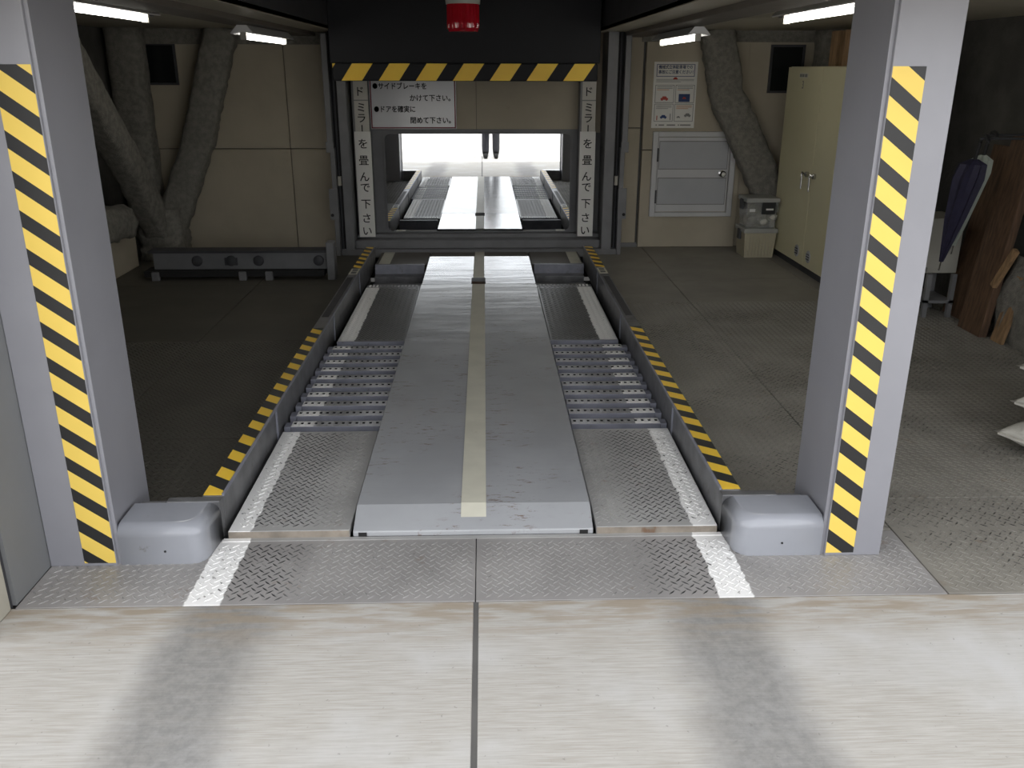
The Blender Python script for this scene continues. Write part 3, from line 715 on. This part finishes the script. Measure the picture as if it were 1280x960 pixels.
# ---- notice board
nb_ = thing('notice_board', (-0.59, 8.25, 1.09), 'white notice board with red border above the mirror', 'sign')
NY = 8.215
B(-0.972, -0.205, NY, NY+.06, 1.092, 1.95, 'board', 'sign_white', nb_, bevel=0.002, segs=1)
for a, b_, c0, c1 in ((-.966, -.955, 1.097, 1.94), (-.222, -.211, 1.097, 1.94), (-.955, -.222, 1.097, 1.108)):
    B(a, b_, NY-.0015, NY, c0, c1, 'red_border', 'sign_red', nb_)
for s, x, z, w in (('●サイドブレーキを', -0.940, 1.435, 0.475), ('かけて下さい。', -0.615, 1.335, 0.36), ('●ドアを確実に', -0.935, 1.240, 0.365), ('閉めて下さい。', -0.615, 1.145, 0.36)):
    mb = MB(); write(mb, s, 0.060, x, z, NY-.002, bold=0.0012, width=w); mb.build('lettering', 'ink_black', nb_)
# ---- poster
po = thing('safety_poster', (1.76, YB-0.031, 1.09), 'white safety poster with blue heading and four pictures above the hatch', 'poster')
PYP = YB-0.029; px0, px1, pz0, pz1 = 1.566, 1.958, 1.096, 1.664
B(px0, px1, PYP-.002, PYP, pz0, pz1, 'sheet', 'paper', po)
def P(u0, u1, v0, v1, mb, mi, d=0.003): mb.box(px0+u0*.392, px0+u1*.392, PYP-d, PYP-.002, pz0+v0*.568, pz0+v1*.568, mi)
fr = MB()
P(.06, .94, .78, .965, fr, 0, .0026); P(.075, .925, .788, .957, fr, 1, .0028)
for u, v in ((.05, .385), (.52, .385), (.05, .10), (.52, .10)):
    P(u, u+.44, v, v+.27, fr, 2, .0026); P(u+.012, u+.428, v+.008, v+.262, fr, 1, .0028)
    for k in range(3): P(u+.04, u+.40-.08*(k == 2), v+.238-.022*k, v+.246-.022*k, fr, 3 if (v > .3 and k == 2) or (v < .3 and u > .3) else 2, .003)
for k in range(3): P(.06, .93-.3*(k == 2), .735-.018*k, .741-.018*k, fr, 2, .0026)
for u0, u1 in ((.10, .13), (.17, .30), (.36, .56), (.62, .65), (.67, .92)): P(u0, u1, .035, .055, fr, 2, .0026)
fr.build('printed_frames', ['ink_blue', 'paper', 'ink_grey', 'ink_orange'], po)
mb = MB(); write(mb, '機械式立体駐車場での', 0.034, px0+.040, pz0+.512, PYP-.0032, bold=.0006, width=.305); write(mb, '事故にご注意ください！', 0.034, px0+.040, pz0+.470, PYP-.0032, bold=.0006, width=.315)
mb.build('lettering', 'ink_blue', po)
def pic(mb): mb.build('pictogram', ['ink_red', 'ink_blue', 'ink_grey'], po)
def carpic(cx, cz, s, mi):
    mb = MB(); pts = [(-1, -.5), (-.8, -.5), (-.8, -.75), (-.4, -.75), (-.4, -.5), (.4, -.5), (.4, -.75), (.8, -.75), (.8, -.5), (1, -.5), (1, .05), (.7, .1), (.45, .6), (-.45, .6), (-.7, .1), (-1, .05)]
    pic(mb.prism([(px0+cx*.392+a*s, pz0+cz*.568+b_*s*.8) for a, b_ in pts], 'y', PYP-.0036, PYP-.003, mi))
for a in ((.27, .455, .034, 0), (.73, .46, .016, 0), (.27, .175, .030, 1), (.62, .17, .016, 2), (.83, .20, .030, 2), (.50, .755, .02, 0)): carpic(*a)
for u0, u1, v0, v1, mi in ((.60, .86, .40, .52, 1), (.11, .13, .12, .19, 0), (.42, .44, .12, .22, 2)):
    q_ = MB(); P(u0, u1, v0, v1, q_, mi, .0033); pic(q_)
# ---- storage cabinet
cb = thing('storage_cabinet', (2.94, 7.1, 0), 'tall cream steel cabinet with double doors standing along the right wall', 'cabinet')
B(2.69, 3.05, 6.35, 7.96, 0.06, 1.625, 'cabinet_body', 'cabinet_cream', cb, bevel=0.004)
B(2.705, 3.03, 6.37, 7.95, 0.0, 0.06, 'plinth', 'frame_dark', cb)
for k, (y0, y1) in enumerate(((7.135, 7.955), (6.355, 7.127))):
    d = B(2.668, 2.688, y0, y1, 0.07, 1.62, 'cabinet_door', 'cabinet_cream', cb, bevel=0.003)
    yh = 7.19 if k == 0 else 7.07
    MB().lathe((2.668, yh+(.02 if k == 0 else -.02), 0.80), [(0.022, 0), (0.022, -0.02), (0.012, -0.03)], 14, 'x').build('handle_rose', 'chrome', d, smooth='auto')
    yg = yh+(0.06 if k == 0 else 0.0)
    MB().tube([(2.645, yh+(.02 if k == 0 else -.02), 0.80), (2.632, yg, 0.812), (2.630, yg, 0.79), (2.633, yg, 0.68)], [.008, .009, .009, .007], 8).build('door_handle', 'chrome', d, smooth='auto')
    yv = 7.275 if k == 0 else 7.0
    v_ = MB().lathe((2.668, yv, 0.165), [(0.05, 0), (0.05, -0.004), (0.042, -0.007), (0.036, -0.003)], 22, 'x').build('vent_grille', 'hatch_panel', d, smooth='auto')
    for q in (-.02, 0, .02): B(2.659, 2.662, yv-.032, yv+.032, .165+q-.004, .165+q+.004, 'vent_slot', 'frame_dark', v_)
mb = MB()
lbl = MB().box(2.6665, 2.668, 7.46, 7.66, 1.535, 1.575); lbl.build('label_strip', 'cream_line', cb)
v, f = glyphs('3', 0.085, 0.002); mb.add([(2.6672, 7.58-p[0], 1.455+p[1]) for p in v], f)
for y0, y1 in ((7.60, 7.65), (7.545, 7.59), (7.475, 7.53)): mb.box(2.6658, 2.6665, y0, y1, 1.543, 1.567)
mb.build('number', 'ink_grey', cb)
# boards standing on the cabinet
for k, (y0, nm, ln_) in enumerate(((7.20, 'wood_mid', 'fourth'), (6.93, 'wood_mid', 'third'), (6.68, 'wood_dark', 'second'), (6.45, 'wood_mid', 'first'))):
    o = MB().box(2.78, 2.83, y0, y0+.15, 1.626, 1.885).build('wooden_board', nm, None, bevel=0.003)
    tag(o, {'first': 'brown wooden board standing on the cabinet, nearest the right post', 'second': 'dark brown wooden board on the cabinet, second from the right post', 'third': 'brown wooden board on the cabinet, third from the right post', 'fourth': 'brown wooden board on the cabinet, farthest from the right post'}[ln_], 'board', 'boards on the cabinet')
# ---- storage boxes by the hatch
def crate(name, x0, x1, y0, y1, z0, z1, body, lid, label):
    o = thing(name, ((x0+x1)/2, (y0+y1)/2, z0), label, 'storage box')
    c = MB(); t = 0.014
    r0 = [(x0+t, y0+t), (x1-t, y0+t), (x1-t, y1-t), (x0+t, y1-t)]; r1 = [(x0, y0), (x1, y0), (x1, y1), (x0, y1)]
    vs = [(*p, z0) for p in r0] + [(*p, z1-.035) for p in r1]
    c.add(vs, [(0, 3, 2, 1), (0, 1, 5, 4), (1, 2, 6, 5), (2, 3, 7, 6), (3, 0, 4, 7)])
    c.build('box_body', body, o)
    B(x0-.012, x1+.012, y0-.012, y1+.012, z1-.04, z1, 'lid', lid, o, bevel=0.008)
    B(x0-.022, x0-.002, (y0+y1)/2-.04, (y0+y1)/2+.04, z1-.11, z1-.02, 'clip', 'frame_dark', o, bevel=0.004)
    return o
c1 = crate('storage_box', 2.365, 2.650, 7.78, 8.06, 0.0, 0.262, 'box_cream', 'lid_grey', 'ribbed cream storage box on the floor beside the cabinet')
for k in range(9): B(2.385+k*.029, 2.395+k*.029, 7.776, 7.79, 0.02, 0.21, 'rib', 'box_cream', c1)
c2 = crate('storage_box', 2.368, 2.645, 7.79, 8.05, 0.263, 0.53, 'clear_plastic', 'lid_grey', 'clear storage box with white rags stacked on the cream box')
B(2.50, 2.62, 7.78, 7.80, 0.39, 0.50, 'front_latch', 'ink_black', c2, bevel=0.004)
B(2.535, 2.60, 7.777, 7.781, 0.425, 0.44, 'latch_label', 'paper', c2)
B(2.39, 2.44, 7.784, 7.789, 0.41, 0.435, 'latch_label', 'paper', c2)
rg = MB()
for k in range(9): rg.sphere((2.43+random.random()*.18, 7.83+random.random()*.16, 0.32+random.random()*.05), (.05+random.random()*.02, .05, .035), 10, 6)
for i, p in enumerate(rg.v): rg.v[i] = tuple(Vector(p)+noise.noise_vector(Vector(p)*30)*.012)
tag(rg.build('crumpled_rags', 'cloth_white', None, smooth=True), 'crumpled white rags inside the clear storage box', 'rags', kind=None)
# ---- guide beam on the floor at left
gb = thing('guide_beam', (-1.9, 7.05, 0), 'grey steel guide beam with round holes lying before the left wall', 'steel beam')
B(-2.62, -1.21, 7.05, 7.12, 0.075, 0.225, 'beam_web', 'frame_grey', gb, bevel=0.004)
B(-2.64, -1.22, 7.00, 7.16, 0.215, 0.232, 'beam_flange', 'frame_dark', gb)
B(-2.68, -1.25, 6.98, 7.16, 0.03, 0.075, 'lower_track', 'black_gap', gb)
for x in (-2.27, -2.00, -1.78, -1.30):
    MB().lathe((x, 7.05, 0.145), [(0.042, 0), (0.042, -0.012), (0.032, -0.02)], 20, 'y').build('round_hub', 'frame_dark', gb, smooth='auto')
for x in (-2.62, -1.93, -1.72): B(x, x+.06, 6.96, 7.0, 0.0, 0.07, 'roller_block', 'frame_grey', gb, bevel=0.006)
B(-2.05, -1.95, 7.035, 7.05, 0.11, 0.17, 'motor_plate', 'frame_dark', gb)
B(-1.225, -1.165, 6.98, 7.10, 0.0, 0.30, 'end_post', 'frame_grey', gb, bevel=0.004)
# ---- fluorescent lamps
def lamp(x, y0, y1, z, top, label):
    o = thing('fluorescent_lamp', (x, (y0+y1)/2, top), label, 'lamp', 'ceiling fluorescent lamps')
    MB().prism([(x-.075, z+.02), (x-.03, top-.004), (x+.03, top-.004), (x+.075, z+.02), (x+.07, z+.015), (x, z+.028), (x-.07, z+.015)], 'y', y0-.02, y1+.02).build('lamp_housing', 'white_enamel', o)
    MB().tube([(x, y0+.02, z), (x, y1-.02, z)], 0.016, 12).build('fluorescent_tube', 'tube_lit', o)
    for yy in (y0, y1-.02): B(x-.018, x+.018, yy, yy+.02, z-.02, z+.03, 'tube_holder', 'white_plastic', o)
    MB().tube([(x, y1, z+.02), (x, y1+.12, z+.02)], 0.004, 6).build('wire', 'frame_grey', o)
lamp(1.70, 3.93, 5.16, 1.855, 1.925, 'lit fluorescent lamp under the right ceiling above the cabinet side, nearer one')
lamp(1.45, 6.15, 7.40, 1.795, 1.868, 'lit fluorescent lamp on the right beam above the poster')
lamp(-1.80, 4.00, 5.25, 1.855, 1.925, 'lit fluorescent lamp under the left ceiling next to the left post top')
lamp(-1.51, 6.15, 7.40, 1.795, 1.868, 'lit fluorescent lamp on the left beam before the cream panels')
# ---- clutter by the right wall
bd = thing('leaning_board', (3.25, 5.45, 0), 'tall dark brown wooden board leaning on the right wall', 'board')
MB().prism([(0, 0), (0.27, 0), (0.27, 1.24), (0, 1.24)], 'x', 0, 0.05).xf(Matrix.Translation((3.17, 5.26, 0)) @ Matrix.Rotation(math.radians(7.5), 4, 'Y') @ Matrix.Rotation(math.radians(-2), 4, 'X')).build('board_face', 'wood_dark', bd, bevel=0.004)
MB().prism([(0.02, 0.35), (0.06, 0.35), (0.06, 0.62), (0.02, 0.62)], 'x', -0.03, 0.0).xf(Matrix.Translation((3.17, 5.36, 0)) @ Matrix.Rotation(math.radians(7.5), 4, 'Y') @ Matrix.Rotation(math.radians(24), 4, 'X')).build('batten', 'wood_mid', bd)
o = MB().box(0, 0.03, 0, 0.30, 0, 1.15).xf(Matrix.Translation((3.26, 5.62, 0)) @ Matrix.Rotation(math.radians(8), 4, 'Y')).build('plywood_sheet', 'wood_dark', None, bevel=0.003)
tag(o, 'dark plywood sheet leaning behind the umbrellas', 'board')
o = MB().box(0, 0.022, 0, 0.12, 0, 0.42).xf(Matrix.Translation((3.22, 5.10, 0)) @ Matrix.Rotation(math.radians(11), 4, 'Y')).build('short_board', 'wood_mid', None, bevel=0.002)
tag(o, 'short pale-edged board leaning beside the tall brown board', 'board')
def umbrella(x, y, ztop, zbot, r, mat, handle, label):
    u = thing('umbrella', (x, y, zbot), label, 'umbrella', 'folded umbrellas by the right wall')
    n = 16; prof = [(0.012, zbot), (0.03, zbot+.12), (r*.7, zbot+(ztop-zbot)*.45), (r, zbot+(ztop-zbot)*.82), (r*.85, ztop-.03), (r*.25, ztop)]
    mb = MB(); vs = []
    for j, (rr_, z) in enumerate(prof):
        for k in range(n):
            a = 2*PI*k/n; q = rr_*(1.12 if k % 2 else 0.8)
            vs.append((x+q*math.cos(a+j*.12), y+q*math.sin(a+j*.12)+(ztop-z)*.28, z))
    m_ = len(prof)
    mb.add(vs, [(i*n+k, i*n+(k+1) % n, (i+1)*n+(k+1) % n, (i+1)*n+k) for i in range(m_-1) for k in range(n)] + [tuple(range(n)), tuple(range((m_-1)*n, m_*n))])
    mb.build('canopy', mat, u, smooth='auto')
    if handle:
        pts = [(x, y, ztop-.02), (x, y-.03, ztop+.10)] + [(x, y-.03-.045+.045*math.cos(t), ztop+.10+.045*math.sin(t)) for t in [PI*k/6 for k in range(1, 7)]]
        MB().tube(pts, 0.011, 8).build('hooked_handle', 'ink_black', u, smooth='auto')
    hk = MB().tube([(x-.03, y-.075, ztop+.126), (XR+.01, y-.075, ztop+.126)], 0.008, 8).build('wall_hook', 'frame_dark', None); tag(hk, 'thin dark wall hook carrying the '+('navy' if mat == 'umbrella_navy' else 'pale')+' umbrella', 'hook', 'wall hooks')
    MB().tube([(x, y+(ztop-zbot)*.28, zbot+.02), (x, y+(ztop-zbot)*.30, zbot-.06)], 0.005, 6).build('ferrule', 'chrome', u)
umbrella(3.02, 5.40, 1.09, 0.42, 0.085, 'umbrella_navy', True, 'folded navy umbrella with hooked black handle near the tall board')
umbrella(3.16, 5.56, 1.10, 0.50, 0.07, 'umbrella_pale', True, 'folded pale umbrella behind the navy one')
cbx = thing('small_cabinet', (3.13, 5.88, 0), 'small white box cabinet on a dark stand behind the right post', 'box')
B(3.02, 3.24, 5.78, 6.10, 0.30, 0.67, 'box_body', 'white_plastic', cbx, bevel=0.005)
B(3.016, 3.02, 5.745, 5.83, 0.315, 0.345, 'box_label', 'ink_grey', cbx)
for x in (3.03, 3.20):
    for yy in (5.74, 6.01): B(x, x+.03, yy, yy+.03, 0.0, 0.30, 'stand_leg', 'frame_grey', cbx)
B(3.03, 3.23, 5.74, 6.04, 0.10, 0.12, 'stand_shelf', 'frame_grey', cbx)
# ---- stacked sacks at the right edge
def sack(cx, cy, z0, ang, L, W, T, seed, label):
    n, m_ = 22, 16; vs = []; mb = MB(); nf = Vector((seed*3.7, 0, 0))
    for side in (1, -1):
        for j in range(m_+1):
            for i in range(n+1):
                u, v = -1+2*i/n, -1+2*j/m_
                hgt = (max(0, 1-abs(u)**2.6)*max(0, 1-abs(v)**2.6))**0.55
                x = u*L/2*(1-.05*(1-v*v)*-1*0) - u*L*.04*(1-abs(v)**2)*0
                x = u*L/2*(1-.06*(1-abs(v)**3)*(abs(u)**4)); y = v*W/2*(1-.08*(1-abs(u)**3)*(abs(v)**4))
                p = Vector((x, y, side*T/2*hgt))
                k = noise.fractal(p*9+nf, 1, 2, 3)*.012*min(1, hgt*1.5)
                p.z += k; vs.append(p)
    N = (n+1)*(m_+1)
    for s in (0, 1):
        for j in range(m_):
            for i in range(n):
                q = [s*N+j*(n+1)+i, s*N+j*(n+1)+i+1, s*N+(j+1)*(n+1)+i+1, s*N+(j+1)*(n+1)+i]
                mb.f.append(q if s == 0 else q[::-1]); mb.mi.append(0)
    mt = Matrix.Translation((cx, cy, z0+T/2)) @ Matrix.Rotation(ang, 4, 'Z')
    mb.v = [tuple(mt @ p) for p in vs]
    root = thing('sack', (cx, cy, z0), label, 'sack', 'stacked white sacks')
    mb.build('sack_body', 'sack_white', root, smooth=True)
    for e in (-1, 1):
        s = MB().box(e*L/2-.012, e*L/2+.012, -W/2+.03, W/2-.03, -.004, .004).xf(mt); s.build('seam', 'sack_white', root)
for k, (dx, da, lab) in enumerate(((0, 0, 'bottom white sack of the stack at the right edge'), (.035, .06, 'second white sack from the bottom of the stack at the right edge'), (.05, -.05, 'third white sack from the bottom of the stack at the right edge'), (.06, .04, 'top white sack of the stack at the right edge'))):
    sack(2.69+dx, 3.52, 0.002+k*0.152, 0.42+da, 0.62, 0.42, 0.140, k+1, lab)

# ---- the photographer, seen in the mirror
PX, PYp = 0.165, -0.66
def skinned(name, pts, edges, radii, root=0, sub=2):
    me = bpy.data.meshes.new(name); me.from_pydata([tuple(p) for p in pts], edges, [])
    o = bpy.data.objects.new(name, me); COL.objects.link(o)
    md = o.modifiers.new('Skin', 'SKIN'); md.use_smooth_shade = True
    for i, r in enumerate(radii):
        sv = me.skin_vertices[0].data[i]; sv.radius = r if isinstance(r, tuple) else (r, r); sv.use_root = (i == root)
    o.modifiers.new('Sub', 'SUBSURF').levels = sub
    dg = bpy.context.evaluated_depsgraph_get(); m2 = bpy.data.meshes.new_from_object(o.evaluated_get(dg))
    bpy.data.objects.remove(o); bpy.data.meshes.remove(me)
    return m2
person = thing('person', (PX, PYp, 0), 'person in dark trousers and boots holding up a phone, mirrored at the lane end', 'person')
pts = []; edges = []; rad = []
def add(p, r, par=None):
    pts.append(Vector(p)); rad.append(r)
    if par is not None: edges.append((par, len(pts)-1))
    return len(pts)-1
pel = add((0, 0, 0.90), (0.15, 0.11))
bel = add((0, 0.01, 1.05), (0.14, 0.10), pel); che = add((0, 0.0, 1.25), (0.16, 0.115), bel); cl = add((0, -0.01, 1.39), (0.12, 0.085), che)
nk = add((0, 0.0, 1.475), 0.052, cl); hd0 = add((0, 0.02, 1.56), (0.072, 0.085), nk); hd1 = add((0, 0.025, 1.64), (0.076, 0.095), hd0); hd2 = add((0, 0.02, 1.70), (0.055, 0.07), hd1)
grip = {}
for s in (-1, 1):
    hip = add((s*0.085, 0, 0.84), 0.088, pel); kn = add((s*0.096, 0.02, 0.48), 0.078, hip); cf = add((s*0.099, -0.01, 0.30), 0.076, kn); an = add((s*0.099, -0.02, 0.14), 0.074, cf)
    he = add((s*0.097, -0.015, 0.055), (0.054, 0.055), an); bl = add((s*0.100, 0.09, 0.045), (0.056, 0.045), he); to = add((s*0.103, 0.165, 0.038), (0.040, 0.034), bl)
    sh = add((s*0.175, -0.01, 1.385), 0.062, cl); el = add((s*0.22, 0.16, 1.20), 0.046, sh); wr_ = add((s*0.105-0.125, 0.48, 1.475), 0.030, el)
    pm = add((s*0.090-0.125, 0.572, 1.548), (0.024, 0.032), wr_); grip[s] = pm
bm_ = skinned('body', pts, edges, rad)
for nm in ('trousers', 'jacket', 'skin', 'boot'): bm_.materials.append(M[nm])
bb = bmesh.new(); bb.from_mesh(bm_)
for co, no in (((0, 0, 0.93), (0, 0, 1)), ((0, 0, 0.125), (0, 0, 1)), ((0, 0, 1.45), (0, 0, 1)), ((0, 0.49, 0), (0, 1, 0))):
    bmesh.ops.bisect_plane(bb, geom=bb.verts[:]+bb.edges[:]+bb.faces[:], plane_co=co, plane_no=no)
bb.to_mesh(bm_); bb.free()
for p in bm_.polygons:
    c = p.center
    p.material_index = 3 if c.z < 0.125 else 0 if c.z < 0.93 and c.y < 0.25 else 2 if (c.z > 1.45 and abs(c.x) < 0.1 and c.y < 0.2) or c.y > 0.49 else 1
body = bpy.data.objects.new('body', bm_); COL.objects.link(body); body.parent = person
# fingers and thumbs closed on the phone edges
for s in (-1, 1):
    base = pts[grip[s]]
    for k in range(4):
        z = base.z-0.022+k*0.017; L = (0.9, 1.0, 0.97, 0.8)[k]
        f = [(base.x, base.y, z), (base.x+s*0.012, base.y+0.03*L, z+.004), (base.x-s*0.004, base.y+0.052*L, z+.006), (base.x-s*0.022, base.y+0.058*L, z+.006)]
        me = skinned('finger', f, [(0, 1), (1, 2), (2, 3)], [.009, .0085, .008, .007], sub=1); me.materials.append(M['skin'])
        o = bpy.data.objects.new('finger', me); COL.objects.link(o); o.parent = person
    f = [(base.x-s*.01, base.y-.015, base.z+.01), (base.x-s*.012, base.y+.012, base.z+.03), (base.x-s*.03, base.y+.022, base.z+.04)]
    me = skinned('thumb', f, [(0, 1), (1, 2)], [.011, .010, .008], sub=1); me.materials.append(M['skin'])
    o = bpy.data.objects.new('thumb', me); COL.objects.link(o); o.parent = person
hx, hy, hz = PX, PYp+0.025, 1.645
MB().sphere((hx, hy-.028, hz+.036), (.088, .092, .076)).build('hair', 'hair', person, smooth=True)
MB().tube([(hx, hy+.09, hz-.005), (hx, hy+.112, hz-.038), (hx, hy+.092, hz-.05)], [.009, .014, .011], 8).build('nose', 'skin', person, smooth=True)
for s in (-1, 1):
    e = MB().sphere((hx+s*.03, hy+.080, hz-.008), (.013, .008, .006), 10, 6).build('eye', 'eye_white', person, smooth=True)
    MB().sphere((hx+s*.03, hy+.0855, hz-.008), (.005, .004, .0045), 8, 6).build('iris', 'hair', e, smooth=True)
    MB().sphere((hx+s*.080, hy+.005, hz-.03), (.010, .02, .032), 10, 6).build('ear', 'skin', person, smooth=True)
MB().sphere((hx, hy+.083, hz-.078), (.022, .01, .006), 10, 6).build('mouth', 'sign_red', person, smooth=True)
ph = thing('phone', (0.035, -0.03, 1.53), 'black phone held upright in both hands of the person', 'phone')
B(-0.035, 0.115, -0.040, -0.031, 1.535, 1.612, 'phone_body', 'phone_black', ph, bevel=0.003)
MB().lathe((0.04, -0.031, 1.6), [(0.006, 0.0), (0.006, 0.002)], 14, 'y').build('phone_lens', 'chrome', ph)
